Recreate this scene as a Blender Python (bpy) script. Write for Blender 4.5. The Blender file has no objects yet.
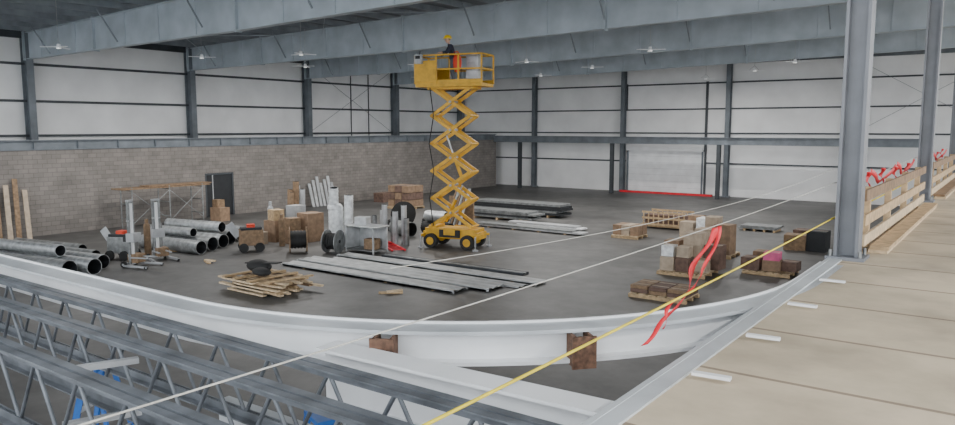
import bpy, math, random
from mathutils import Vector, Matrix
random.seed(7)
C=bpy.context.collection
V=Vector
# ---------------------------------------------------------------- materials
def mat(name,col,rough=0.6,metal=0.0,var=0.12,scale=3.0,bump=0.0,bscale=20,emit=0,col2=None,stretch=None,detail=6):
    m=bpy.data.materials.new(name); m.use_nodes=True
    nt=m.node_tree; n=nt.nodes; b=n['Principled BSDF']
    b.inputs['Roughness'].default_value=rough; b.inputs['Metallic'].default_value=metal
    tc=n.new('ShaderNodeTexCoord'); mp=n.new('ShaderNodeMapping')
    nt.links.new(tc.outputs['Object'],mp.inputs['Vector'])
    if stretch: mp.inputs['Scale'].default_value=stretch
    no=n.new('ShaderNodeTexNoise'); no.inputs['Scale'].default_value=scale; no.inputs['Detail'].default_value=detail
    nt.links.new(mp.outputs[0],no.inputs['Vector'])
    cr=n.new('ShaderNodeValToRGB')
    c2=col2 if col2 else [c*(1-var*2) for c in col]
    c1=col if col2 else [min(1,c*(1+var)) for c in col]
    cr.color_ramp.elements[0].position=.3; cr.color_ramp.elements[0].color=(*c2,1)
    cr.color_ramp.elements[1].position=.7; cr.color_ramp.elements[1].color=(*c1,1)
    nt.links.new(no.outputs['Fac'],cr.inputs['Fac']); nt.links.new(cr.outputs[0],b.inputs['Base Color'])
    if bump:
        n2=n.new('ShaderNodeTexNoise'); n2.inputs['Scale'].default_value=bscale; n2.inputs['Detail'].default_value=5
        nt.links.new(mp.outputs[0],n2.inputs['Vector'])
        bp=n.new('ShaderNodeBump'); bp.inputs['Strength'].default_value=bump; bp.inputs['Distance'].default_value=.05
        nt.links.new(n2.outputs['Fac'],bp.inputs['Height']); nt.links.new(bp.outputs[0],b.inputs['Normal'])
    if emit:
        b.inputs['Emission Color'].default_value=(1,.99,.97,1); b.inputs['Emission Strength'].default_value=emit
    return m
M={}
M['panel']=mat('white_insulation_liner',(.84,.84,.84),.6,0,.05,.6,.25,1.2)
M['steel']=mat('blue_grey_primer_steel',(.15,.17,.19),.5,.1,.15,1.5)
M['steelm']=mat('mid_grey_primer_steel',(.27,.30,.33),.5,.1,.15,1.5)
M['steell']=mat('light_grey_primer_steel',(.43,.485,.53),.45,.1,.10,1.0)
M['steeld']=mat('dark_primer_steel',(.055,.062,.07),.55,.1,.15,1.5)
M['roof']=mat('roof_insulation_grey',(.24,.26,.285),.8,0,.15,.6)
M['col']=mat('column_grey',(.17,.18,.20),.5,.1,.12,2)
M['joist']=mat('joist_grey',(.16,.175,.195),.42,.3,.25,4)
M['white']=mat('white_primer',(.80,.81,.82),.45,0,.06,1.5)
M['beamw']=mat('pale_grey_beam_primer',(.50,.525,.545),.42,.1,.15,1.3)
M['galv']=mat('galvanised_steel',(.55,.57,.58),.35,.75,.18,6)
M['galvl']=mat('galvanised_sheet_light',(.50,.51,.52),.45,.3,.15,3)
M['deckm']=mat('galvanised_decking',(.47,.48,.48),.5,.05,.15,2)
M['galvd']=mat('galvanised_dull',(.27,.28,.28),.45,.5,.2,5)
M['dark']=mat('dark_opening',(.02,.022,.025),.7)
M['black']=mat('black_rubber',(.02,.02,.02),.75)
M['yellow']=mat('lift_yellow',(.66,.36,.012),.5,0,.12,4)
M['ropey']=mat('yellow_rope',(.80,.64,.04),.6)
M['ropew']=mat('wire_rope_white',(.55,.54,.50),.5)
M['red']=mat('red_tape',(.72,.015,.03),.5)
M['wood']=mat('lumber',(.52,.37,.21),.75,0,.18,8,.1,40)
M['woodl']=mat('lumber_light',(.66,.51,.33),.75,0,.15,8,.1,40)
M['woodd']=mat('lumber_dark',(.26,.17,.10),.8,0,.2,8)
M['card']=mat('cardboard',(.29,.19,.12),.8,0,.15,5)
M['cardl']=mat('cardboard_light',(.45,.36,.27),.8,0,.12,5)
M['brownstack']=mat('brown_pallet_goods',(.17,.105,.08),.8,0,.2,6)
M['pink']=mat('pink_insulation',(.75,.14,.30),.8)
M['plastic']=mat('clear_wrap_white',(.85,.87,.88),.3,0,.15,7,.3,15)
M['rust']=mat('rusty_steel',(.15,.08,.05),.85,0,.3,20)
M['blue']=mat('blue_fibreglass',(.02,.13,.45),.4)
M['skin']=mat('skin',(.55,.33,.24),.55,0,.05,10)
M['jacket']=mat('dark_navy_jacket',(.03,.035,.055),.85)
M['jean']=mat('grey_trousers',(.10,.11,.13),.9)
M['boot']=mat('tan_boots',(.16,.09,.04),.8)
M['hat']=mat('yellow_hard_hat',(.85,.58,.01),.3)
M['orange']=mat('orange_red_bag',(.70,.05,.015),.6)
M['lamp']=mat('lamp_lens',(.9,.9,.9),.3,0,0,1,emit=1.5)
M['mesh']=mat('grey_paint',(.4,.41,.42),.5)
# ---------------------------------------------------------------- builder
class MB:
    def __init__(s): s.v=[];s.f=[];s.m=[];s.sm=[];s.mats=[]
    def mi(s,k):
        if k not in s.mats: s.mats.append(k)
        return s.mats.index(k)
    def add(s,vs,fs,k,smooth=False):
        o=len(s.v); s.v+= [tuple(v) for v in vs]; i=s.mi(k)
        for f in fs: s.f.append([o+a for a in f]); s.m.append(i); s.sm.append(smooth)
        return s
    def box(s,c,d,k,rz=0,M4=None):
        hx,hy,hz=[a/2 for a in d]; vs=[V((x,y,z)) for x in(-hx,hx) for y in(-hy,hy) for z in(-hz,hz)]
        R=Matrix.Rotation(rz,3,'Z')
        if M4 is not None: R=M4
        vs=[R@v+V(c) for v in vs]
        return s.add(vs,[(0,1,3,2),(4,6,7,5),(0,4,5,1),(2,3,7,6),(0,2,6,4),(1,5,7,3)],k)
    def bar(s,p,q,w,h,k,up=(0,0,1)):
        p=V(p);q=V(q);d=(q-p); L=d.length; d.normalize(); u=V(up)
        if abs(d.dot(u))>.98: u=V((1,0,0))
        sd=d.cross(u).normalized(); u=sd.cross(d)
        vs=[]
        for P_ in(p,q):
            for a,b in((-1,-1),(1,-1),(1,1),(-1,1)): vs.append(P_+sd*a*w/2+u*b*h/2)
        return s.add(vs,[(3,2,1,0),(4,5,6,7),(0,1,5,4),(1,2,6,5),(2,3,7,6),(3,0,4,7)],k)
    def ibeam(s,p,q,D,W,tf,tw,k,up=(0,0,1),kweb=None):
        p=V(p);q=V(q);d=(q-p).normalized();u=V(up)
        sd=d.cross(u).normalized();u=sd.cross(d)
        s.bar(p+u*(D/2-tf/2),q+u*(D/2-tf/2),W,tf,k,up); s.bar(p-u*(D/2-tf/2),q-u*(D/2-tf/2),W,tf,k,up)
        s.bar(p,q,tw,D-2*tf,kweb or k,up); return s
    def tube(s,p,q,r,k,n=10,r2=None,caps=True,smooth=True):
        p=V(p);q=V(q);d=(q-p).normalized();u=V((0,0,1)) if abs(d.z)<.95 else V((1,0,0))
        a=d.cross(u).normalized();b=d.cross(a); r2=r if r2 is None else r2
        vs=[];
        for P_,rr in((p,r),(q,r2)):
            for i in range(n):
                t=2*math.pi*i/n; vs.append(P_+a*math.cos(t)*rr+b*math.sin(t)*rr)
        s.add(vs,[(i,(i+1)%n,n+(i+1)%n,n+i) for i in range(n)],k,smooth)
        if caps: s.add(vs,[tuple(range(n-1,-1,-1)),tuple(range(n,2*n))],k)
        return s
    def pipe(s,p,q,r,k,th=.02,n=20,kin='dark',ribs=0):
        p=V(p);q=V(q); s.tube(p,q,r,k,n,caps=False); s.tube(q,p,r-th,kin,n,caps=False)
        d=(q-p).normalized();u=V((0,0,1)) if abs(d.z)<.95 else V((1,0,0));a=d.cross(u).normalized();b=d.cross(a)
        for P_ in(p,q):
            vs=[P_+(a*math.cos(2*math.pi*i/n)+b*math.sin(2*math.pi*i/n))*rr for rr in(r,r-th) for i in range(n)]
            s.add(vs,[(i,(i+1)%n,n+(i+1)%n,n+i) for i in range(n)],k)
        L=(q-p).length
        for i in range(ribs):
            c=p+d*L*(i+.5)/ribs; s.tube(c-d*.015,c+d*.015,r+.012,k,n,caps=False)
        return s
    def sphere(s,c,r,k,n=12,m=8,sc=(1,1,1),zmin=-1):
        vs=[];fs=[]
        for j in range(m+1):
            t=math.pi*j/m; z=max(math.cos(t),zmin)
            for i in range(n):
                a=2*math.pi*i/n; vs.append(V(c)+V((math.sin(t)*math.cos(a)*r*sc[0],math.sin(t)*math.sin(a)*r*sc[1],z*r*sc[2])))
        for j in range(m):
            for i in range(n): fs.append((j*n+i,(j+1)*n+i,(j+1)*n+(i+1)%n,j*n+(i+1)%n))
        return s.add(vs,fs,k,True)
    def path(s,pts,r,k,n=6):
        for a,b in zip(pts[:-1],pts[1:]): s.tube(a,b,r,k,n)
        return s
    def done(s,name,parent=None,bevel=0,origin=None):
        me=bpy.data.meshes.new(name)
        o0=V(origin) if origin is not None else V((0,0,0))
        if origin is None and s.v:
            xs=[v[0] for v in s.v];ys=[v[1] for v in s.v];zs=[v[2] for v in s.v]
            o0=V(((min(xs)+max(xs))/2,(min(ys)+max(ys))/2,min(zs)))
        if parent: o0=V((0,0,0))
        me.from_pydata([tuple(V(v)-o0) for v in s.v],[],s.f)
        for k in s.mats: me.materials.append(M[k])
        for p,i,sm in zip(me.polygons,s.m,s.sm): p.material_index=i;p.use_smooth=sm
        me.update(); ob=bpy.data.objects.new(name,me); ob.location=o0; C.objects.link(ob)
        if parent: ob.parent=parent
        if bevel:
            b=ob.modifiers.new('bevel','BEVEL');b.width=bevel;b.segments=2;b.limit_method='ANGLE'
        return ob
# ---------------------------------------------------------------- camera
H=4.8
cam=bpy.data.cameras.new('camera'); co=bpy.data.objects.new('camera',cam); C.objects.link(co)
co.location=(0,0,H); co.rotation_euler=(math.radians(90-6.55),0,math.radians(36.1)); cam.lens=740/955*36; cam.sensor_width=36
bpy.context.scene.camera=co
# ---------------------------------------------------------------- shell
XW=-39.7; YB=51.9; XB=-35.0; XE=-1.76; ZD=3.2; XR=16
def nodes_floor():
    m=bpy.data.materials.new('concrete_floor'); m.use_nodes=True; nt=m.node_tree;n=nt.nodes;b=n['Principled BSDF']
    tc=n.new('ShaderNodeTexCoord')
    a=n.new('ShaderNodeTexNoise');a.inputs['Scale'].default_value=.16;a.inputs['Detail'].default_value=8;a.inputs['Roughness'].default_value=.62
    c=n.new('ShaderNodeTexNoise');c.inputs['Scale'].default_value=1.1;c.inputs['Detail'].default_value=9;c.inputs['Roughness'].default_value=.65
    for x in(a,c): nt.links.new(tc.outputs['Object'],x.inputs['Vector'])
    r=n.new('ShaderNodeValToRGB');r.color_ramp.elements[0].position=.38;r.color_ramp.elements[0].color=(.070,.069,.067,1);r.color_ramp.elements[1].position=.66;r.color_ramp.elements[1].color=(.165,.16,.152,1)
    nt.links.new(a.outputs['Fac'],r.inputs['Fac'])
    mx=n.new('ShaderNodeMixRGB');mx.blend_type='MULTIPLY';mx.inputs['Fac'].default_value=.7
    r2=n.new('ShaderNodeValToRGB');r2.color_ramp.elements[0].position=.38;r2.color_ramp.elements[0].color=(.5,.5,.5,1);r2.color_ramp.elements[1].position=.6;r2.color_ramp.elements[1].color=(1,1,1,1)
    nt.links.new(c.outputs['Fac'],r2.inputs['Fac']);nt.links.new(r.outputs[0],mx.inputs[1]);nt.links.new(r2.outputs[0],mx.inputs[2]);nt.links.new(mx.outputs[0],b.inputs['Base Color'])
    b.inputs['Roughness'].default_value=.5
    return m
def brick_mat(name,c1,c2,mort,bw,rh,ms,axes,rough=.85,noise=.35,nscale=1.2,offset=.5):
    m=bpy.data.materials.new(name); m.use_nodes=True; nt=m.node_tree;n=nt.nodes;b=n['Principled BSDF']
    tc=n.new('ShaderNodeTexCoord');sx=n.new('ShaderNodeSeparateXYZ');cx=n.new('ShaderNodeCombineXYZ')
    nt.links.new(tc.outputs['Object'],sx.inputs[0]);nt.links.new(sx.outputs[axes[0]],cx.inputs[0]);nt.links.new(sx.outputs[axes[1]],cx.inputs[1])
    br=n.new('ShaderNodeTexBrick');nt.links.new(cx.outputs[0],br.inputs['Vector']);br.offset=offset
    br.inputs['Color1'].default_value=(*c1,1);br.inputs['Color2'].default_value=(*c2,1);br.inputs['Mortar'].default_value=(*mort,1)
    br.inputs['Scale'].default_value=1;br.inputs['Brick Width'].default_value=bw;br.inputs['Row Height'].default_value=rh;br.inputs['Mortar Size'].default_value=ms
    no=n.new('ShaderNodeTexNoise');no.inputs['Scale'].default_value=nscale;no.inputs['Detail'].default_value=9;no.inputs['Roughness'].default_value=.6;nt.links.new(tc.outputs['Object'],no.inputs['Vector'])
    r=n.new('ShaderNodeValToRGB');r.color_ramp.elements[0].position=.33;r.color_ramp.elements[0].color=(1-noise,1-noise,1-noise,1);r.color_ramp.elements[1].position=.6
    nt.links.new(no.outputs['Fac'],r.inputs['Fac'])
    mx=n.new('ShaderNodeMixRGB');mx.blend_type='MULTIPLY';mx.inputs['Fac'].default_value=1
    nt.links.new(br.outputs['Color'],mx.inputs[1]);nt.links.new(r.outputs[0],mx.inputs[2]);nt.links.new(mx.outputs[0],b.inputs['Base Color']);b.inputs['Roughness'].default_value=rough
    return m
M['floor']=nodes_floor()
M['cmu']=brick_mat('concrete_block_masonry',(.245,.22,.20),(.195,.177,.162),(.15,.138,.128),.4,.2,.012,(1,2),noise=.25)
M['deck']=brick_mat('concrete_deck_surface',(.60,.50,.365),(.54,.455,.33),(.27,.21,.15),9.0,1.2,.022,(0,1),noise=.36,nscale=.8,offset=.3)
MB().box((-11.85,22,-.1),(56.5,62,.2),'floor').done('floor',origin=(0,0,0))
WT=9.7
MB().box((XW-.1,22,WT/2),(.12,60.2,WT),'panel').done('wall_left',origin=(0,0,0))
MB().box((-12,YB+.15,5.4),(56,.12,10.8),'panel').done('wall_back',origin=(0,0,0))
dy0,dy1,dz=23.3,25.1,2.36
b=MB()
b.box((XB-.1,(-8+dy0)/2,1.9),(.2,dy0+8,3.8),'cmu').box((XB-.1,(dy1+50.6)/2,1.9),(.2,50.6-dy1,3.8),'cmu').box((XB-.1,(dy0+dy1)/2,(dz+3.8)/2),(.2,dy1-dy0,3.8-dz),'cmu')
b.done('wall_block_masonry',origin=(0,0,0))
d=MB()
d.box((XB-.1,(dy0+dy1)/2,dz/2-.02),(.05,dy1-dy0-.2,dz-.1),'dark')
for y in(dy0+.06,dy1-.06): d.box((XB-.1,y,dz/2),(.19,.09,dz-.02),'steeld')
d.box((XB-.1,(dy0+dy1)/2,dz-.06),(.19,dy1-dy0-.2,.09),'steeld')
d.bar((XB-.06,dy0+.5,.02),(XB-.06,dy0+.5,dz-.1),.05,.05,'mesh')
d.done('door_1')
MB().box((XB-2.4,22,3.72),(4.4,59,.12),'steeld').done('ceiling_block_room')
tb=MB()
tb.ibeam((XB-.1,-8,4.03),(XB-.1,50.6,4.03),.45,.3,.04,.03,'steel')
for i in range(30): tb.box((XB-.1,-6+i*1.9,4.03),(.26,.02,.37),'steel')
tb.done('steel_beam_wall_cap')
def wcol(name,x,y,z0,z1,D=.35,W=.3,k='steel',ax='x',plate=True):
    m=MB(); up=(1,0,0) if ax=='x' else (0,1,0)
    m.ibeam((x,y,z0+.02),(x,y,z1),D,W,.035,.03,k,up)
    if plate:
        m.box((x,y,z0+.02),(D+.16,W+.16,.04),k)
        for a in(-1,1):
            for c in(-1,1): m.tube((x+a*(D/2+.03),y+c*(W/2+.03),z0+.04),(x+a*(D/2+.03),y+c*(W/2+.03),z0+.12),.02,'galvd',6)
    return m.done(name)
for y in(7.9,16.7,25.5,34.3,43.1,51.5): wcol('steel_column',XW+.35,y,0,9.5,.6,.32,'steel')
for x in(-31.9,-24.1,-16.3,-8.5,-.7,7.1): wcol('steel_column',x,YB-.3,0,9.6,.4,.3,'steel','y')
g=MB()
for z in(2.4,4.4,6.1,7.9,9.3):
    g.bar((XW+.06,-8,z),(XW+.06,YB,z),.12,.12 if z<9 else .35,'steeld')
for y in(38.7,40.5): g.bar((XW+.04,y,4.2),(XW+.04,y,9.2),.05,.05,'steeld')
for a,b_ in((34.3,43.1),): 
    g.path([(XW+.2,a,4.3),(XW+.2,b_,9.2)],.012,'steel'); g.path([(XW+.2,b_,4.3),(XW+.2,a,9.2)],.012,'steel')
g.done('wall_girts_left')
g=MB()
for z in(2.3,4.4,6.1,7.9,9.5):
    if z>3: g.bar((XW,YB+.03,z),(XR,YB+.03,z),.12,.10 if z<9 else .7,'steeld' if z<9 else 'steel')
    else:
        g.bar((XW,YB+.03,z),(-24,YB+.03,z),.12,.10,'steeld'); g.bar((-17.9,YB+.03,z),(XR,YB+.03,z),.12,.10,'steeld')
for x0,x1 in((-8.5,-.7),):
    g.path([(x0,YB-.1,4.4),(x1,YB-.1,9)],.012,'steel'); g.path([(x1,YB-.1,4.4),(x0,YB-.1,9)],.012,'steel')
g.bar((-24,YB,6.1),(-24,YB,8.0),.15,.15,'steeld');g.bar((-17.9,YB,0),(-17.9,YB,8.0),.15,.15,'steeld')
g.done('wall_girts_back')
g=MB()
g.box((-20.9,YB-.06,1.55),(5.9,.05,3.1),'white')
for i in range(1,7): g.bar((-23.8,YB-.09,i*.45),(-18,YB-.09,i*.45),.01,.012,'galvl')
for x in(-23.75,-18.05): g.box((x,YB-.12,1.6),(.12,.1,3.2),'steel')
g.box((-20.9,YB-.22,3.25),(5.8,.3,.3),'white')
g.done('roll_up_door')
MB().box((-20.6,YB-.65,.07),(7.0,.2,.14),'red').done('red_barrier_curb')
g=MB(); g.ibeam((-34.5,49.6,3.9),(-4.5,49.6,3.9),.5,.35,.05,.04,'steel')
for x in(-32,-24,-16.2,-8.4): g.ibeam((x,49.6,0),(x,49.6,3.65),.25,.25,.03,.03,'steeld',(0,1,0))
g.done('mezzanine_beam_frame')
# ---------------------------------------------------------------- roof
def zr(x): return 9.35+(x-XW)*.022
m=MB(); 
m.add([(XW-.3,-3,zr(XW)+.3),(XR,-3,zr(XR)+.3),(XR,YB+.3,zr(XR)+.3),(XW-.3,YB+.3,zr(XW)+.3),(XW-.3,-3,zr(XW)+.4),(XR,-3,zr(XR)+.4),(XR,YB+.3,zr(XR)+.4),(XW-.3,YB+.3,zr(XW)+.4)],[(0,1,2,3),(7,6,5,4),(0,4,5,1),(1,5,6,2),(2,6,7,3),(3,7,4,0)],'roof')
m.done('ceiling',origin=(0,0,0))
m=MB()
x=XW+.8
while x<XR:
    z=zr(x)+.15; m.bar((x,-3,z),(x,YB,z),.07,.26,'steelm'); x+=1.5
m.done('roof_purlins',origin=(0,0,0))
def rafter(y):
    m=MB()
    xs=[XW+.3,XW+7,XW+17,XW+27,XW+38,XR]; dp=[1.25,1.35,1.5,1.5,1.5,1.6]
    for i in range(5):
        xa,xb=xs[i],xs[i+1];za,zb=zr(xa),zr(xb);da,db=dp[i],dp[i+1]
        m.bar((xa,y,za-.015),(xb,y,zb-.015),.3,.03,'steell')
        m.bar((xa,y,za-da),(xb,y,zb-db),.3,.03,'steell')
        t=.012
        vs=[(xa,y-t,za),(xb,y-t,zb),(xb,y-t,zb-db),(xa,y-t,za-da),(xa,y+t,za),(xb,y+t,zb),(xb,y+t,zb-db),(xa,y+t,za-da)]
        m.add(vs,[(3,2,1,0),(4,5,6,7)],'steell')
        m.box((xa,y,zr(xa)-da/2),(.07,.28,da+.12),'steell')
        for k in (1,2,3):
            xx=xa+(xb-xa)*k/4; zz=zr(xx); dd=da+(db-da)*k/4
            m.box((xx,y,zz-dd/2),(.012,.1,dd),'steell')
    x=XW+3
    while x<XR:
        m.bar((x,y-.1,zr(x)-1.2),(x,y-.9,zr(x)+.05),.05,.05,'steelm'); m.bar((x,y+.1,zr(x)-1.2),(x,y+.9,zr(x)+.05),.05,.05,'steelm'); x+=6
    return m.done('roof_rafter')
for y in(7.9,16.7,25.5,34.3,43.1): rafter(y)
m=MB()
for y0,y1 in((16.7,25.5),(34.3,43.1)):
    for xa,xb in((-38,-28),(-28,-18),(-18,-8)):
        m.path([(xa,y0,zr(xa)-.3),(xb,y1,zr(xb)-.3)],.015,'steell');m.path([(xa,y1,zr(xa)-.3),(xb,y0,zr(xb)-.3)],.015,'steell')
m.done('roof_bracing')
# ---------------------------------------------------------------- hanging lamps
def lamp(x,y,z,rz=0,pw=330):
    m=MB(); zt=zr(x)+.1
    m.tube((x,y,z+.3),(x,y,zt),.01,'mesh',5)
    for a in range(3):
        t=rz+a*2.094
        m.bar((x,y,z+.05),(x+.62*math.cos(t),y+.62*math.sin(t),z+.03),.10,.025,'white')
        m.tube((x+.3*math.cos(t),y+.3*math.sin(t),z+.05),(x,y,z+.3),.008,'mesh',5)
    m.tube((x,y,z),(x,y,z+.16),.09,'white',14,.06); m.tube((x,y,z-.01),(x,y,z),.085,'lamp',14)
    m.done('high_bay_lamp')
    L=bpy.data.lights.new('lamp_light','AREA');L.shape='DISK';L.size=.16;L.energy=pw;L.color=(1,.985,.96)
    o=bpy.data.objects.new('lamp_light',L);o.location=(x,y,z-.03);C.objects.link(o)
for i,(x,y) in enumerate([(-29.8,13.8),(-29,19.4),(-24.4,21),(-29.1,25.3),(-24.1,28),(-18.7,29.5),(-17.8,34.3),(-22.9,37.7),(-11.7,41.2),(-8.7,37),(-30,35),(-16,46),(-12,28)]):
    lamp(x,y,7.8,(i%3)*.5)
for x,y in((5,6),(9,12),(5,19),(5,30),(4,42)): lamp(x,y,8.2,0,560)  # extra out-of-view lamps, added only to brighten the deck
# ---------------------------------------------------------------- deck
m=MB(); m.box(((XE+XR)/2,(YB-3)/2,ZD-.09),(XR-XE,YB+3,.18),'deck'); m.done('floor_deck',origin=(0,0,ZD))
m=MB(); m.box((XE-.02,(YB-3)/2,ZD-.13),(.04,YB+3,.30),'beamw'); m.box((XE+.05,(YB-3)/2,ZD+.008),(.14,YB+3,.016),'beamw'); m.done('trim_deck_edge_angle')
m=MB(); m.ibeam((XE+.35,-3,ZD-.45),(XE+.35,YB,ZD-.45),.5,.3,.04,.03,'steel')
for y in range(2,50,4): m.ibeam((XE+.5,y,ZD-.45),(XR,y,ZD-.45),.45,.2,.03,.02,'steel')
for y in(9.9,18.7,27.5,36.3,45.1): m.ibeam((XE+.35,y,0),(XE+.35,y,ZD-.7),.3,.3,.03,.03,'col',(1,0,0))
m.done('deck_support_frame')
Rr=4.35; cx,cy=XE-.04-Rr,3.88+Rr
pts=[(-22,3.88)]+[(cx+Rr*math.sin(t),cy-Rr*math.cos(t)) for t in [i*math.pi/2/40 for i in range(41)]]+[(XE-.04,9.4)]
def strip(m,pts,z0,z1,off0,off1,k):
    nrm=[]
    for i in range(len(pts)):
        a=V(pts[max(i-1,0)]);b=V(pts[min(i+1,len(pts)-1)]);t=(b-a).normalized(); nrm.append(V((-t.y,t.x)))
    vs=[]
    for p,nn in zip(pts,nrm):
        for o,z in((off0,z0),(off1,z0),(off1,z1),(off0,z1)): vs.append((p[0]+nn.x*o,p[1]+nn.y*o,z))
    fs=[]
    for i in range(len(pts)-1):
        for j in range(4): fs.append((i*4+j,i*4+(j+1)%4,(i+1)*4+(j+1)%4,(i+1)*4+j))
    fs+= [(3,2,1,0),tuple(len(pts)*4-4+j for j in range(4))]
    m.add(vs,fs,k)
m=MB()
strip(m,pts,ZD-.03,ZD,-.24,0,'beamw'); strip(m,pts,ZD-.25,ZD-.03,-.14,-.11,'white'); strip(m,pts,ZD-.28,ZD-.25,-.24,0,'white')
strip(m,pts,ZD-.10,ZD+.02,0,.02,'white')
m.done('curved_edge_beam')
m=MB(); m.ibeam((-4.35,3.92,ZD-.34),(XE-.06,4.02,ZD-.34),.46,.24,.025,.02,'white')
m.done('mezzanine_main_beam')
m=MB(); m.ibeam((-5.6,3.78,ZD-.95),(XE-.06,3.78,ZD-.95),.3,.2,.02,.02,'beamw')
m.done('lower_tie_beam')
m=MB()
for px,py in((-4.0,4.26),(-2.85,5.25)):
    r_=V((px-cx,py-cy)).normalized(); c0=V((cx,cy)); t_=V((-r_.y,r_.x))
    for s_ in(-.07,.07):
        p_=c0+r_*(Rr+.15)+t_*s_; q_=c0+r_*(Rr+.36)+t_*s_
        m.bar((p_.x,p_.y,ZD-.165),(q_.x,q_.y,ZD-.165),.02,.26,'rust')
    p_=c0+r_*(Rr+.34)
    q_=c0+r_*(Rr+.36); m.bar((p_.x,p_.y,ZD-.165),(q_.x,q_.y,ZD-.165),.2,.26,'rust')
m.done('rusty_stiffener_brackets')
def joist(y,x0,x1,k='joist'):
    m=MB(); zt=ZD-.04; zb=ZD-.62
    for s_ in(-.045,.045):
        m.bar((x0,y+s_,zt),(x1,y+s_,zt),.065,.012,k); m.bar((x0,y+s_*.35,zt-.035),(x1,y+s_*.35,zt-.035),.012,.06,k)
        m.bar((x0+.5,y+s_,zb),(x1-.5,y+s_,zb),.065,.012,k); m.bar((x0+.5,y+s_*.35,zb+.035),(x1-.5,y+s_*.35,zb+.035),.012,.06,k)
    n=int((x1-x0)/.62); dx=(x1-x0)/n
    for i in range(n):
        a=x0+i*dx; m.tube((a,y,zt-.03),(a+dx/2,y,zb+.03),.016,k,6); m.tube((a+dx/2,y,zb+.03),(a+dx,y,zt-.03),.016,k,6)
    return m.done('open_web_joist')
for y in(3.38,2.9,2.3,1.3,.2): joist(y,-22,XE-.08)
m=MB()
for x in(-5.4,-10.5):
    m.bar((x,2.36,ZD-.12),(x+.2,2.84,ZD-.12),.06,.04,'galvl'); m.bar((x,2.36,ZD-.52),(x+.2,2.84,ZD-.52),.06,.04,'galvl')
m.bar((-6.9,1.36,ZD-.5),(-6.3,2.24,ZD-.1),.05,.04,'galvl')
m.done('joist_bridging')
m=MB()
for y in(-.2,): m.ibeam((-22,y,ZD-.9),(XE-.1,y,ZD-.9),.5,.25,.03,.02,'joist')
for x in(-20,-11.5): m.ibeam((x,3.86,0),(x,3.86,ZD-.3),.2,.2,.03,.03,'col',(1,0,0))
m.done('mezzanine_posts')
for y in(9.95,18.7,27.5,36.3,45.1):
    wcol('deck_column',XE+.14,y,ZD,zr(XE)-1.5,.27,.27,'col','x')
m=MB()
for x,y,r in((XE+.30,5.65,.1),(XE+.30,6.9,0),(XE+.28,4.55,.1),(XE+.30,8.2,0)): m.box((x,y,ZD+.035),(.24,.05,.02),'white',r)
m.done('deck_edge_strap_plates')
def sag(p,q,s_,n=24):
    p=V(p);q=V(q);return [p.lerp(q,i/n)-V((0,0,s_*4*(i/n)*(1-i/n))) for i in range(n+1)]
xr=XE-.05
m=MB(); m.path(sag((xr,-2,3.66),(xr,9.9,3.68),.03),.008,'ropey',6)
m.path(sag((xr,9.9,3.68),(xr,18.7,3.7),.03),.012,'ropey',6); m.done('yellow_guard_rope')
m=MB(); m.path(sag((xr,-2,4.12),(xr,9.9,4.12),.06),.0032,'ropew',6); m.path(sag((xr,9.9,4.12),(xr,18.7,4.15),.05),.006,'ropew',6)
m.path(sag((xr,9.9,4.3),(xr-.05,2,4.28),.1),.0018,'ropew',6)
m.path(sag((xr,18.7,4.15),(xr,27.5,4.15),.05),.008,'ropew',6); m.done('wire_guard_cable')
def ribbon(name,pts,w,tw=3,side=(0.3,1,0)):
    m=MB();vs=[];n=24;P_=[V(p) for p in pts]
    sd=V(side).normalized()
    for i in range(n+1):
        t=i/n*(len(P_)-1);j=min(int(t),len(P_)-2);c=P_[j].lerp(P_[j+1],t-j)
        a=math.sin(t*tw)*1.1;d=sd*math.cos(a)*w/2+V((.5,-.3,.3))*math.sin(a)*w/2
        c=c+V((math.sin(t*5)*.02,math.cos(t*4)*.02,0)); vs+= [c-d,c+d]
    m.add(vs,[(2*i,2*i+1,2*i+3,2*i+2) for i in range(n)],'red',True)
    o=m.done(name);s_=o.modifiers.new('solid','SOLIDIFY');s_.thickness=.002
ribbon('red_flagging_tape',[(xr,5.5,4.05),(xr-.1,5.4,3.75),(xr-.18,5.25,3.45),(xr-.32,4.95,3.22)],.07)
ribbon('red_flagging_tape',[(xr,5.6,4.05),(xr-.03,5.4,3.7),(xr-.2,5.25,3.5),(xr-.2,5.0,3.35)],.05,4)
xq=XE+.02
for y,z in((10.8,4.2),(12.2,4.15),(13.6,4.15),(15.2,4.1),(17,4.1),(19.5,4.15),(20.8,4.15),(22,4.2),(23.5,4.15),(25,4.2),(29,4.2),(31,4.2)):
    ribbon('red_flagging_tape',[(xq-.03,y,z),(xq-.08,y+.35,z-.14),(xq-.03,y+.1,z-.3),(xq-.08,y-.3,z-.42)],.11,3)
for y0,y1 in((10.2,12.6),(12.6,15.6),(15.6,18.5),(19,22.4),(22.4,27.2)):
    ribbon('red_flagging_tape',[(xq-.06,y0,4.14),(xq-.08,y0*.6+y1*.4,3.9),(xq-.06,y1,4.12)],.08,2,(0,0.05,1))
def guard(y0,kk):
    m=MB()
    for i in range(2):
        m.box((XE+.40+random.uniform(-.03,.03),y0+3.7+random.uniform(-.2,.2),ZD+.025+.05*i),(.22,6.8,.045),kk[i%len(kk)])
    for y in(y0+.6,y0+2.6,y0+4.6,y0+6.6): m.box((XE+.17,y,ZD+.42),(.09,.09,.8),'wood')
    for z,k in((.16,'woodl'),(.42,'wood'),(.74,'woodd')): m.box((XE+.23,y0+3.7,ZD+z),(.035,7.3,.14),k)
    m.done('plank_guard_rail')
guard(10.4,['woodl','wood']);guard(19.3,['woodl','woodd']);guard(28.2,['wood','woodd'])
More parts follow.
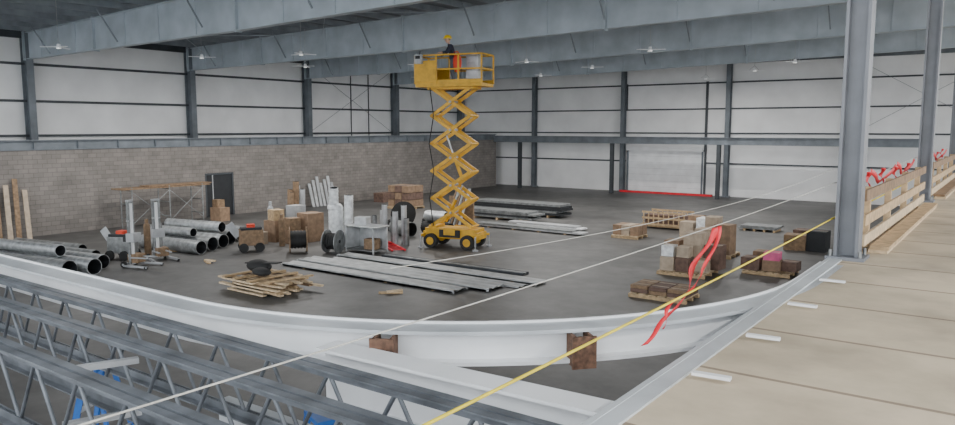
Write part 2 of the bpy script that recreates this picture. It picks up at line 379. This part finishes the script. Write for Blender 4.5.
# ---------------------------------------------------------------- scissor lift
lift=bpy.data.objects.new('scissor_lift',None);C.objects.link(lift);lift.location=(-18.2,23.4,0);lift.rotation_euler=(0,0,math.radians(13))
m=MB()
m.box((0,0,.6),(2.2,.95,.38),'yellow');m.box((0,0,.48),(2.4,.8,.2),'yellow');m.box((0,-.5,.6),(.9,.08,.3),'black');m.box((-.8,0,.84),(.35,.8,.1),'yellow')
m.box((1.12,0,.52),(.12,1.0,.28),'yellow');m.box((-1.12,0,.52),(.12,1.0,.28),'yellow')
for y in(-.5,.5):
    m.box((0,y*1.06,.68),(.5,.05,.28),'yellow')
for x in(-.8,.8):
    for y in(-.54,.54):
        m.tube((x,y-.11,.29),(x,y+.11,.29),.29,'black',20);m.tube((x,y-.12,.29),(x,y+.12,.29),.16,'yellow',14)
for x in(-1.2,1.2):
    for y in(-.7,.7):
        m.bar((x*.92,y*.5,.55),(x,y,.5),.09,.09,'yellow');m.tube((x,y,.04),(x,y,.55),.035,'mesh',8);m.tube((x,y,0),(x,y,.05),.12,'mesh',12)
m.done('chassis',lift,bevel=.015)
m=MB(); z0,z1,ns=.88,6.35,5; hs=(z1-z0)/ns; hw=.84
for i in range(ns):
    za,zb=z0+i*hs,z0+(i+1)*hs
    for y,o in((-.36,.05),(.36,-.05)):
        m.bar((-hw,y,za),(hw,y,zb),.05,.13,'yellow');m.bar((hw,y+o*1.3,za),(-hw,y+o*1.3,zb),.05,.13,'yellow')
    m.tube((-hw,-.42,za),(-hw,.42,za),.045,'yellow',8);m.tube((hw,-.42,za),(hw,.42,za),.045,'yellow',8)
    m.tube((0,-.44,(za+zb)/2),(0,.44,(za+zb)/2),.05,'mesh',8)
m.tube((-hw,-.42,z1),(-hw,.42,z1),.045,'yellow',8);m.tube((hw,-.42,z1),(hw,.42,z1),.045,'yellow',8)
for a,b_ in(((-.4,0,z0+.15),(.35,0,z0+hs*1.5)),((.35,0,z0+hs*1.7),(-.35,0,z0+hs*3.3))):
    a=V(a);b_=V(b_);m.tube(a,a.lerp(b_,.6),.07,'yellow',10);m.tube(a,b_,.035,'galv',8)
m.path([(-hw+.1,-.45,z0),(-hw-.05,-.47,z0+hs),(-hw+.15,-.47,z0+2*hs),(-hw-.05,-.47,z0+3*hs),(-hw+.15,-.47,z0+4*hs),(-hw,-.47,z1)],.02,'black',6)
m.done('scissor_arms',lift)
m=MB(); zp=6.5; Lp=1.42; Wp=.6
m.box((0,0,zp-.06),(2*Lp,2*Wp,.12),'yellow');m.box((0,0,zp-.16),(2.0,.8,.1),'yellow');m.box((0,0,zp+.005),(2*Lp-.1,2*Wp-.1,.012),'mesh')
for x in(-Lp,-.5,.45,Lp):
    for y in(-Wp,Wp): m.bar((x,y,zp),(x,y,zp+1.1),.06,.06,'yellow')
for z in(.55,1.1):
    for y in(-Wp,Wp): m.bar((-Lp,y,zp+z),(Lp,y,zp+z),.06,.06,'yellow')
    for x in(-Lp,Lp): m.bar((x,-Wp,zp+z),(x,Wp,zp+z),.06,.06,'yellow')
for y in(-Wp,Wp): m.box((0,y,zp+.08),(2*Lp,.02,.16),'yellow')
m.box((-.96,-Wp-.03,zp+.5),(.88,.03,.8),'yellow');m.box((-.96,Wp,zp+.4),(.88,.02,.6),'yellow')
m.box((-Lp,0,zp+.45),(.03,1.1,.7),'yellow')
m.done('platform',lift,bevel=.006)
m=MB(); m.box((-1.2,-Wp-.12,zp+.95),(.3,.16,.35),'mesh');m.box((-1.2,-Wp-.2,zp+1.02),(.2,.02,.12),'black');m.tube((-1.15,-Wp-.12,zp+1.12),(-1.12,-Wp-.14,zp+1.25),.02,'black',8);m.done('control_box',lift)
m=MB(); m.box((.74,.2,zp+.55),(.5,.3,1.05),'galvl');m.box((.74,.2,zp+1.1),(.56,.36,.06),'galvl');m.box((.74,.03,zp+.7),(.3,.02,.3),'mesh');m.done('material_box',lift,bevel=.01)
m=MB(); m.sphere((.30,-.36,zp+.8),.2,'orange',12,8,(.9,.7,1.9));m.path([(.2,-.36,zp+1.05),(.22,-.46,zp+1.2),(.38,-.46,zp+1.2),(.40,-.36,zp+1.05)],.02,'orange',6);m.done('tool_bag',lift)
# ---------------------------------------------------------------- worker
def skinned(name,verts,edges,radii,parent,matfun,keys,sub=2,root=0):
    me=bpy.data.meshes.new(name);me.from_pydata(verts,edges,[]);o=bpy.data.objects.new(name,me);C.objects.link(o)
    s_=o.modifiers.new('skin','SKIN');s_.use_smooth_shade=True
    for i,r in enumerate(radii):
        me.skin_vertices[0].data[i].radius=(r,r) if not isinstance(r,tuple) else r
        me.skin_vertices[0].data[i].use_root=(i==root)
    b_=o.modifiers.new('sub','SUBSURF');b_.levels=sub;b_.render_levels=sub
    bpy.context.view_layer.update()
    dg=bpy.context.evaluated_depsgraph_get();em=bpy.data.meshes.new_from_object(o.evaluated_get(dg))
    bpy.data.objects.remove(o); n=bpy.data.objects.new(name,em);C.objects.link(n);n.parent=parent
    em.materials.clear()
    for k in keys: em.materials.append(M[k])
    for p in em.polygons: p.material_index=matfun(p.center);p.use_smooth=True
    return n
def worker(name,parent,loc,rz):
    e=bpy.data.objects.new(name,None);C.objects.link(e);e.location=loc;e.rotation_euler=(0,0,rz)
    if parent: e.parent=parent
    vt=[(0,0,.97),(.04,0,1.16),(.10,0,1.38),(.15,0,1.52),(.18,0,1.60),
        (.10,.19,1.43),(.23,.28,1.22),(.44,.20,1.19),(.53,.185,1.185),
        (.10,-.19,1.43),(.24,-.28,1.21),(.42,-.15,1.11),(.51,-.125,1.10),
        (0,.10,.88),(.05,.12,.50),(-.03,.13,.10),(.12,.14,.045),
        (0,-.10,.88),(.04,-.12,.50),(-.08,-.13,.10),(.07,-.14,.045)]
    ed=[(0,1),(1,2),(2,3),(3,4),(2,5),(5,6),(6,7),(7,8),(2,9),(9,10),(10,11),(11,12),(0,13),(13,14),(14,15),(15,16),(0,17),(17,18),(18,19),(19,20)]
    rd=[(.16,.13),(.17,.13),(.19,.14),.065,.06,.095,.066,.048,.032,.095,.066,.048,.032,.105,.075,.058,.05,.105,.075,.058,.05]
    def mf(c):
        if c.z>1.53: return 3
        if c.x>.46 and c.z>1.0: return 3
        if c.z>.94: return 0
        if c.z>.14: return 1
        return 2
    skinned('body',vt,ed,rd,e,mf,['jacket','jean','boot','skin'])
    for sy,wx,wy,wz in((1,.51,.188,1.185),(-1,.49,-.13,1.10)):
        v=[(wx,wy,wz),(wx+.06,wy,wz-.005)];ee=[(0,1)];rr=[.028,.036]
        for i,(oy,L) in enumerate(((-.03,.075),(-.01,.085),(.01,.08),(.03,.062))):
            b0=len(v);v+=[(wx+.09,wy+oy,wz),(wx+.09+L*.5,wy+oy,wz-.012),(wx+.09+L*.7,wy+oy,wz-.045)];ee+=[(1,b0),(b0,b0+1),(b0+1,b0+2)];rr+=[.010,.009,.008]
        b0=len(v);v+=[(wx+.05,wy-sy*.05,wz-.01),(wx+.09,wy-sy*.065,wz-.03)];ee+=[(1,b0),(b0,b0+1)];rr+=[.011,.009]
        skinned('hand',v,ee,rr,e,lambda c:0,['skin'],1)
    m=MB();hc=V((.21,0,1.70));m.sphere(hc,.1,'skin',16,12,(.98,.78,1.2));m.sphere(hc+V((.02,0,-.07)),.07,'skin',12,8,(.95,.8,.8))
    m.tube(hc+V((.09,0,.02)),hc+V((.118,0,-.025)),.010,'skin',8,.018);m.sphere(hc+V((.115,0,-.027)),.016,'skin',8,6)
    for s_ in(-1,1):
        m.sphere(hc+V((.086,s_*.032,.012)),.011,'white',8,6);m.sphere(hc+V((.095,s_*.032,.012)),.006,'black',6,5)
        m.sphere(hc+V((0,s_*.082,0)),.028,'skin',8,6,(.7,.35,1.1)); m.bar(hc+V((.093,s_*.018,.034)),hc+V((.085,s_*.048,.034)),.008,.006,'woodd')
    m.bar(hc+V((.09,-.024,-.062)),hc+V((.09,.024,-.062)),.01,.009,'orange')
    m.sphere(hc+V((-.02,0,.01)),.098,'woodd',14,10,(.95,.84,1.15),-.3)
    m.done('head',e)
    m=MB();hh=hc+V((0,0,.045));m.sphere(hh,.145,'hat',18,10,(1.1,.95,1.0),0);m.tube(hh+V((0,0,-.005)),hh+V((0,0,.012)),.155,'hat',18)
    m.box(hh+V((.13,0,0)),(.12,.17,.012),'hat');m.bar(hh+V((-.1,0,.1)),hh+V((.1,0,.1)),.03,.06,'hat');m.done('hard_hat',e,bevel=.004)
    m=MB();m.bar((-.15,0,1.25),(-.15,0,1.29),.2,.02,'ropey');m.tube((-.0,0,.955),(0,0,1.0),.15,'black',14);m.done('belt',e)
    return e
worker('construction_worker',lift,(.0,-.1,6.51),math.radians(215))
# ---------------------------------------------------------------- floor objects
def ducts(name,rows):
    m=MB()
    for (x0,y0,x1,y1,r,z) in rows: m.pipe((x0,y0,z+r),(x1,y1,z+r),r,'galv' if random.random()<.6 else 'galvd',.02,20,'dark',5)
    return m.done(name)
ducts('spiral_duct_pile',[(-31.5,9.3,-24.9,10.5,.25,0),(-31.5,10.0,-24.4,11.2,.28,0),(-31.8,10.7,-24.2,11.9,.27,0),(-32,11.4,-25,12.6,.25,0),(-32.5,12.1,-26.5,13.1,.22,0),(-32.4,12.9,-28.5,13.6,.2,0),(-31.6,10.4,-25.6,11.5,.2,.52)])
ducts('spiral_duct_pile',[(-28.3,15.9,-24.9,16.3,.26,0),(-28.6,16.5,-25.2,17.0,.28,0),(-28.9,17.2,-25.5,17.7,.28,0),(-29.2,17.9,-26,18.4,.3,0),(-29.5,18.7,-26.4,19.2,.3,0),(-28.9,17.4,-26,18.0,.22,.55),(-29.6,19.5,-27,19.9,.26,0),(-28.4,16.3,-26,16.7,.18,.52)])
def mlift(x,y,h,rz):
    m=MB();R=Matrix.Rotation(rz,3,'Z')
    def p(a,b,c): q=R@V((a,b,0));return (x+q.x,y+q.y,c)
    for s_ in(-.3,.3): m.bar(p(-.1,s_,.08),p(.9,s_*1.4,.08),.07,.07,'mesh');m.tube(p(.85,s_*1.4-.03,.06),p(.85,s_*1.4+.03,.06),.06,'black',10);m.tube(p(-.1,s_-.03,.12),p(-.1,s_+.03,.12),.12,'black',12)
    m.bar(p(-.1,-.35,.12),p(-.1,.35,.12),.08,.08,'mesh')
    for s_ in(-.1,.1): m.bar(p(0,s_,.1),p(0,s_,h),.07,.09,'galvd')
    m.bar(p(.04,0,.1),p(.04,0,h*.96),.1,.06,'white');m.box(p(.1,0,h*.45),(.3,.4,.3),'mesh',rz);m.box(p(-.15,0,1.0),(.2,.2,.25),'orange' if h<2 else 'black',rz);m.box(p(.1,.1,.3),(.4,.4,.3),'woodd',rz)
    for z in(.4,h*.7,h): m.bar(p(0,-.14,z),p(0,.14,z),.1,.06,'mesh')
    for s_ in(-.2,.2): m.bar(p(.1,s_,.35),p(.8,s_,.35),.06,.04,'mesh')
    m.tube(p(-.12,.15,1.0),p(-.3,.25,1.0),.015,'black',6)
    return m.done('material_lift')
mlift(-24.6,13.4,2.3,.4);mlift(-25.2,14.7,2.2,-.2)
def gas(x,y,h,k,r=.12):
    m=MB();m.tube((x,y,0),(x,y,h*.8),r,k,16);m.sphere((x,y,h*.8),r,k,16,8,(1,1,1.2));m.tube((x,y,h*.88),(x,y,h*.97),r*.3,'galv',8);m.tube((x-.05,y,h*.98),(x+.05,y,h*.98),.03,'galv',8);m.tube((x,y,h*.9),(x,y,h),r*.55,k,12,r*.5)
    m.done('gas_cylinder')
gas(-25.9,15.2,1.45,'galvd');gas(-26.2,14.9,1.4,'woodd');gas(-26.2,20.6,1.6,'mesh');gas(-26.6,20.9,1.5,'galvl');gas(-24.0,19.4,1.3,'woodd')
def welder(x,y,rz,k='mesh'):
    m=MB();m.box((x,y,.55),(.9,.55,.6),k,rz);m.box((x,y,.9),(.8,.5,.1),'dark',rz);R=Matrix.Rotation(rz,3,'Z')
    for a in(-.3,.3):
        for b in(-.3,.3):
            q=R@V((a,b,0));q2=R@V((a,b*1.25,0));m.tube((x+q.x,y+q.y,.18),(x+q2.x,y+q2.y,.18),.18,'black',14)
    q=R@V((-.45,0,0));m.bar((x+q.x,y+q.y,.6),(x+q.x*1.8,y+q.y*1.8,1.1),.04,.3,'mesh');m.box((x,y,1.0),(.3,.3,.12),'orange',rz)
    m.done('welding_machine',bevel=.01)
welder(-26.3,14.0,.4,'galvd');welder(-24.0,17.9,1.0,'woodd')
m=MB()
for y in(18.3,20.2,22.0):
    for x in(-34.3,-33.3): m.tube((x,y,0),(x,y,2.0),.03,'galvd',8)
    for z in(.5,1.2,1.85): m.tube((-34.3,y,z),(-33.3,y,z),.025,'galvd',8)
for y0,y1 in((18.3,20.2),(20.2,22)):
    m.tube((-33.3,y0,.3),(-33.3,y1,1.8),.018,'galvd',6);m.tube((-33.3,y1,.3),(-33.3,y0,1.8),.018,'galvd',6)
for i in range(4): m.box((-34.2+i*.27,20.15,1.93),(.24,4.6,.05),'woodd')
for i in range(3): m.box((-34.1+i*.3,20.9,2.0),(.24,3.4,.05),'woodd')
m.done('masonry_scaffold')
m=MB()
for i in range(7): m.bar((-33.9-.1*(i%2),11.8+i*.37,0.02),(-34.85,12.1+i*.37,2.1+.25*(i%3)),.2,.04,'woodd' if i%2 else 'cardl',(1,0,0))
m.done('leaning_lumber')
def boxes(name,lst,rz=0.1,pallet=None,k1='card'):
    m=MB()
    if pallet:
        x,y,l,w_=pallet
        for s_ in(-.45,0,.45): m.box((x,y+s_*w_,.05),(l,.09,.1),'wood')
        for i in range(6): m.box((x-l/2+l*(i+.5)/6,y,.12),(l/8,w_,.025),'woodl')
    for (x,y,z,a,b_,c,k) in lst:
        m.box((x,y,z+c/2),(a,b_,c),k,rz*random.uniform(-1,1))
        m.box((x,y,z+c+.002),(a*.96,.05,.006),'cardl',0)
    return m.done(name,bevel=.008)
boxes('cardboard_box_stack',[(-33.2,22.9,0,.8,.6,.7,'card'),(-33.3,22.9,.7,.5,.4,.4,'woodd')])
boxes('cardboard_box_stack',[(-25.2,19.2,.0,.5,.5,.5,'cardl'),(-25.3,20.1,0,.7,.6,.9,'card'),(-24.9,20.9,0,.6,.7,.8,'woodd'),(-24.3,20.2,0,.7,.6,.55,'card'),(-24.3,20.2,.56,.5,.5,.5,'woodd'),(-25.2,20.1,.91,.5,.5,.45,'wood'),(-24.2,21.1,0,.8,.8,1.2,'card'),(-25.6,21.5,0,.6,.6,1.4,'mesh')],.2)
m=MB()
for i in range(7):
    x=-26.8+random.uniform(-.4,.5);y=22.3+random.uniform(-.5,.6);h=random.uniform(1.3,2.5);m.pipe((x,y,0),(x+.1,y,h),random.uniform(.1,.16),'galvl' if i%2 else 'woodd',.012,14)
m.done('duct_fittings_upright')
def spool(x,y,r,w_,rz,kd='mesh'):
    m=MB();d=V((math.cos(rz),math.sin(rz),0))*w_/2;c=V((x,y,r))
    for s_ in(-1,1): m.tube(c+d*s_,c+d*s_*1.12,r,kd,22,smooth=False)
    m.tube(c-d,c+d,r*.65,'black',18)
    for i in range(5): m.tube(c-d*(.8-.4*i)-d*.1,c-d*(.8-.4*i)+d*.1,r*.7,'black',18)
    for s_ in(-1,1): m.tube(c+d*s_*1.12,c+d*s_*1.16,r*.15,'dark',12)
    return m.done('cable_spool')
spool(-22.3,18.8,.5,.6,.9,'woodd');spool(-21.1,19.5,.45,.5,.3,'galvd');spool(-24.1,26.9,.6,.5,-.9,'black')
m=MB()
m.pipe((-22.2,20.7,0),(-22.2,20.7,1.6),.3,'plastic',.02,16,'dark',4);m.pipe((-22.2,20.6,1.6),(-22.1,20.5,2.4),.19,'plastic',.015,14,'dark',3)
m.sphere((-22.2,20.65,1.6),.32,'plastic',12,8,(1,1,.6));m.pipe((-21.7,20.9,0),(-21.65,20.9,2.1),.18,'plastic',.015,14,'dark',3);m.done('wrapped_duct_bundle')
m=MB()
for i in range(7):
    x=-21.9+i*.3;m.pipe((x,22.6+.2*(i%2),0),(x,22.6+.2*(i%2),1.1+.25*(i%3)),.12,'galvl' if i%3 else 'galvd',.012,12)
m.done('duct_fittings_upright')
m=MB()
for x in(-.72,.72):
    for y in(-.38,.38): m.box((-20.2+x,20.4+y,.5),(.06,.06,1.0),'galvl')
m.box((-20.2,20.4,1.03),(1.6,.9,.05),'galv');m.box((-20.2,20.75,.55),(1.5,.04,.9),'galvl');m.box((-20.9,20.4,.55),(.04,.8,.9),'galvl');m.box((-20.2,20.4,.12),(1.5,.8,.04),'galvd');m.box((-20.5,20.5,1.2),(.5,.4,.3),'galvl',.3);m.box((-19.9,20.4,.35),(.5,.4,.4),'woodd',.2);m.done('sheet_metal_bench',bevel=.01)
m=MB()
for i in range(7): m.bar((-34.3,30.2+i*.3,0.01),(-34.8,30.3+i*.3,1.4+.2*(i%3)),.2,.05,'galvl' if i%2 else 'mesh',(1,0,0))
m.done('leaning_wall_studs')
boxes('crated_goods_stack',[(-29.5+dx*.55,32.8+dy*.7,.15+dz*.42,.5,.65,.39,'card' if (dx+dz)%2 else 'brownstack') for dx in(-1,0,1) for dy in(0,1) for dz in(0,1,2)],.05,(-29.5,33.1,1.8,1.5))
boxes('crated_goods_stack',[(-33.2,35+i*.8,0,.8,.7,.6,'brownstack') for i in range(3)],.1)
m=MB()
for i,(x,y) in enumerate(((-23.4,25.6),(-22.4,26.9))):
    for j in range(5):
        r=.42-.02*j; pts_=[(x+r*math.cos(a*math.pi/10),y+r*math.sin(a*math.pi/10),.06+.1*j) for a in range(21)];m.path(pts_,.055,'black',8)
m.done('hose_coil')
m=MB()
m.pipe((-22.6,24.6,.33),(-21.4,24.4,.33),.33,'galvd',.02,20,'dark',3);m.pipe((-21.6,25.6,.3),(-20.0,25.4,.3),.3,'black',.02,18);m.pipe((-21.4,25.5,.85),(-20.2,25.4,.85),.25,'galv',.02,18)
m.done('round_duct_pieces')
m=MB()
for i in range(6): m.bar((-21.3+i*.15,26.6,.03),(-21.1+i*.15,27.3,1.9+.1*(i%2)),.08,.08,'galvl' if i%2 else 'woodd')
m.box((-20.9,27.4,.8),(1.4,.1,1.6),'woodd');m.done('material_rack')
m=MB()
m.bar((-21.4,22.2,.05),(-19.4,21.0,.05),.06,.06,'red');m.bar((-21.1,22.6,.05),(-19.1,21.4,.05),.06,.06,'red')
for i in range(7): a=V((-21.4,22.2,.05)).lerp(V((-19.4,21.0,.05)),(i+.5)/7);m.bar(a,a+V((.3,.4,0)),.04,.04,'red')
m.done('red_ladder')
def flat(name,x0,x1,y0,y1,n,t,keys,skew=.12,z=0.0,gap=.0):
    m=MB()
    if z>0:
        for i in range(4): xx=x0+(x1-x0)*(i+.5)/4;m.box((xx,(y0+y1)/2,z/2),(.1,y1-y0,z),'wood')
    for i in range(n):
        k=keys[i%len(keys)];m.box(((x0+x1)/2+random.uniform(-skew,skew),(y0+y1)/2+random.uniform(-.04,.04),z+t*(i+.5)),(x1-x0-random.uniform(0,skew*2),(y1-y0),t*.9),k)
    return m.done(name)
flat('steel_sheet_bundle',-25.5,-19.6,31.6,32.6,4,.1,['galvd','dark','galvd'],.3,.12)
flat('steel_sheet_bundle',-21.2,-15.6,29.0,29.6,2,.07,['galvl','galvd'],.3,.06)
flat('steel_sheet_bundle',-25.5,-19.4,34.0,35.2,5,.12,['dark','galvd','dark'],.3,.12)
flat('steel_sheet_bundle',-20.0,-16.2,30.3,30.9,2,.07,['white','galvl'],.3,.06)
def decking(x0,x1,y0,y1,n,z0=.03,rot=0):
    m=MB();cx_,cy_=(x0+x1)/2,(y0+y1)/2
    for i in range(4): xx=x0+(x1-x0)*(i+.5)/4;m.box((xx,cy_,z0/2),(.1,y1-y0,z0),'wood')
    for s_ in range(n):
        z=z0+.045*s_;ox=random.uniform(-.25,.25);prof=[];k=int((y1-y0)/.15)
        for i in range(k+1):
            y=y0+(y1-y0)*i/k; prof+= [(y,z+(.0 if i%2 else .035)),(y+.09,z+(.0 if i%2 else .035))]
        prof=[(prof[0][0],z0*.5)]+prof+[(prof[-1][0],z0*.5)]
        vs=[(x,y,zz) for x in(x0+ox,x1+ox) for (y,zz) in prof];L=len(prof)
        m.add(vs,[(i,i+1,L+i+1,L+i) for i in range(L-1)],'deckm')
    return m.done('corrugated_metal_decking')
decking(-20.4,-12.8,16.6,17.2,2);decking(-20.6,-12.2,17.4,18.1,2);decking(-19.9,-11.6,18.3,18.8,1);decking(-20.1,-11.4,18.95,19.4,2)
m=MB()
for i in range(3): m.bar((-19,20.0+i*.14,.04),(-12.8,20.1+i*.14,.04),.1,.07,'galvd' if i%2 else 'steeld')
m.done('steel_channel_bundle')
m=MB()
for i in range(44):
    y=12.9+random.random()*1.7;z=.04+.07*random.randint(0,5);x=-17.8+random.uniform(-.5,.5);L=random.uniform(1.4,2.3)
    m.box((x,y,z),(L,.13,.05),random.choice(['wood','woodl','woodl','wood','woodd']),random.uniform(-.1,.1))
for i in range(4): m.box((-18.6+i*.6,13.7,.46),(.12,1.7,.05),'wood',random.uniform(-.2,.2))
m.done('scrap_lumber_pile')
m=MB()
m.sphere((-17.9,13.6,.74),.32,'black',14,8,(1.5,.9,.6));m.sphere((-17.4,13.3,.67),.24,'black',12,8,(1.5,.9,.5));m.bar((-18.3,13.5,.82),(-17.1,13.7,.9),.25,.03,'black');m.done('black_tarp_bundle')
for x,y,r in((-14.5,15.6,.7),(-23.2,15.4,-.4),(-26.5,16.0,.2)):
    MB().box((x,y,.03),(.7,.12,.05),'wood',r).box((x+.1,y+.05,.08),(.5,.1,.05),'woodl',r+.5).done('scrap_lumber')
boxes('cardboard_box_stack',[(-13.6+dx*.4,29.8+dy*.5,.14+dz*.22,.38,.46,.21,'card' if dx else 'cardl') for dx in(-1,0,1) for dy in(0,1) for dz in(0,1)],.05,(-13.6,30.0,1.25,1.1))
m=MB()
m.box((-13.4,33.9,.12),(2.1,1.1,.08),'wood')
for i in range(9): m.box((-14.4+i*.25,33.35,.45),(.05,.04,.65),'wood');m.box((-14.4+i*.25,34.45,.45),(.05,.04,.65),'wood')
for z in(.2,.5,.78): m.box((-13.4,33.33,z),(2.15,.04,.09),'wood');m.box((-13.4,34.47,z),(2.15,.04,.09),'wood')
m.box((-13.4,33.9,.4),(1.9,.95,.5),'brownstack');m.done('wooden_crate')
boxes('cardboard_box_stack',[(-11.4,31.3,.14,.6,.7,.6,'cardl'),(-10.7,31.4,.14,.6,.7,.8,'plastic'),(-11.3,32,.14,.6,.6,.8,'card')],.05,(-11,31.6,1.4,1.3))
boxes('cardboard_box_stack',[(-9.1,23.2,.14,.45,.5,.45,'cardl'),(-8.6,23.3,.14,.45,.5,.45,'brownstack'),(-8.1,23.5,.14,.45,.5,.4,'cardl'),(-9.1,23.25,.6,.4,.45,.35,'plastic'),(-8.6,23.3,.6,.4,.45,.35,'cardl'),(-9.2,23.9,.14,.5,.5,.9,'card'),(-8.5,24.0,.14,.6,.6,1.2,'cardl'),(-7.9,24.2,.14,.5,.6,.8,'brownstack')],.12,(-8.6,23.6,1.6,1.4))
boxes('cardboard_box_stack',[(-9.3,27.3,.14,.6,.6,.9,'cardl'),(-8.6,27.4,.14,.6,.6,1.1,'card'),(-9.2,27.9,.14,.5,.6,1.3,'cardl')],.1,(-9.0,27.6,1.5,1.2))
boxes('shingle_bundle_pallet',[(-7.9+dx*.55,19.6+dy*.5,.14+dz*.11,.52,.47,.10,'brownstack' if (dx+dz)%2 else 'woodd') for dx in(-1,0,1) for dy in(0,1) for dz in(0,1)],.04,(-7.9,19.85,1.7,1.1))
boxes('insulation_pallet',[(-6.9,25,.14,.6,.6,.4,'brownstack'),(-6.3,25.1,.14,.55,.6,.35,'card'),(-6.3,25.1,.49,.5,.5,.25,'pink'),(-6.7,25.8,.14,.7,.6,.5,'card'),(-5.8,25.4,.14,.5,.6,.3,'brownstack')],.1,(-6.4,25.3,1.5,1.3))
boxes('dark_crate_stack',[(-6.9,30.9,0,.8,.8,.6,'woodd'),(-6.1,31,0,.7,.8,.8,'dark'),(-6.7,31.8,0,.9,.7,.7,'brownstack')],.1)
flat('steel_sheet_bundle',-10.4,-8.6,35.2,36.2,2,.08,['galvd','galvd'],.1,.1)
def ladder(x,y,h,rz):
    m=MB();R=Matrix.Rotation(rz,3,'Z')
    def p(a,b,c): q=R@V((a,b,0));return (x+q.x,y+q.y,c)
    for s_ in(-1,1):
        m.bar(p(-.45,s_*.3,0),p(-.06,s_*.17,h),.03,.08,'blue');m.bar(p(.45,s_*.3,0),p(.06,s_*.17,h),.03,.06,'blue')
    for i in range(1,int(h/.3)):
        t=i*.3/h;w_=.3-.13*t;m.bar(p(-.45+.39*t,-w_,i*.3),p(-.45+.39*t,w_,i*.3),.08,.03,'galvl')
        if i%2: m.bar(p(.45-.39*t,-w_,i*.3),p(.45-.39*t,w_,i*.3),.03,.02,'galvl')
    m.box(p(0,0,h),(.2,.42,.05),'blue',rz)
    return m.done('blue_step_ladder')
ladder(-9.4,4.6,1.75,.5);ladder(-5.9,5.2,1.7,1.2)
def bucket(x,y,z=0):
    m=MB();m.tube((x,y,z),(x,y,z+.36),.13,'white',16,.15);m.tube((x,y,z+.36),(x,y,z+.39),.16,'white',16);m.path([(x-.15,y,z+.3),(x,y-.17,z+.2),(x+.15,y,z+.3)],.006,'mesh',5);m.done('plastic_bucket')
bucket(-7.3,5.2);bucket(-6.9,5.6)
# ---------------------------------------------------------------- world
w=bpy.data.worlds.new('World');bpy.context.scene.world=w;w.use_nodes=True
bg=w.node_tree.nodes['Background'];bg.inputs[0].default_value=(.91,.955,1,1);bg.inputs[1].default_value=4.3
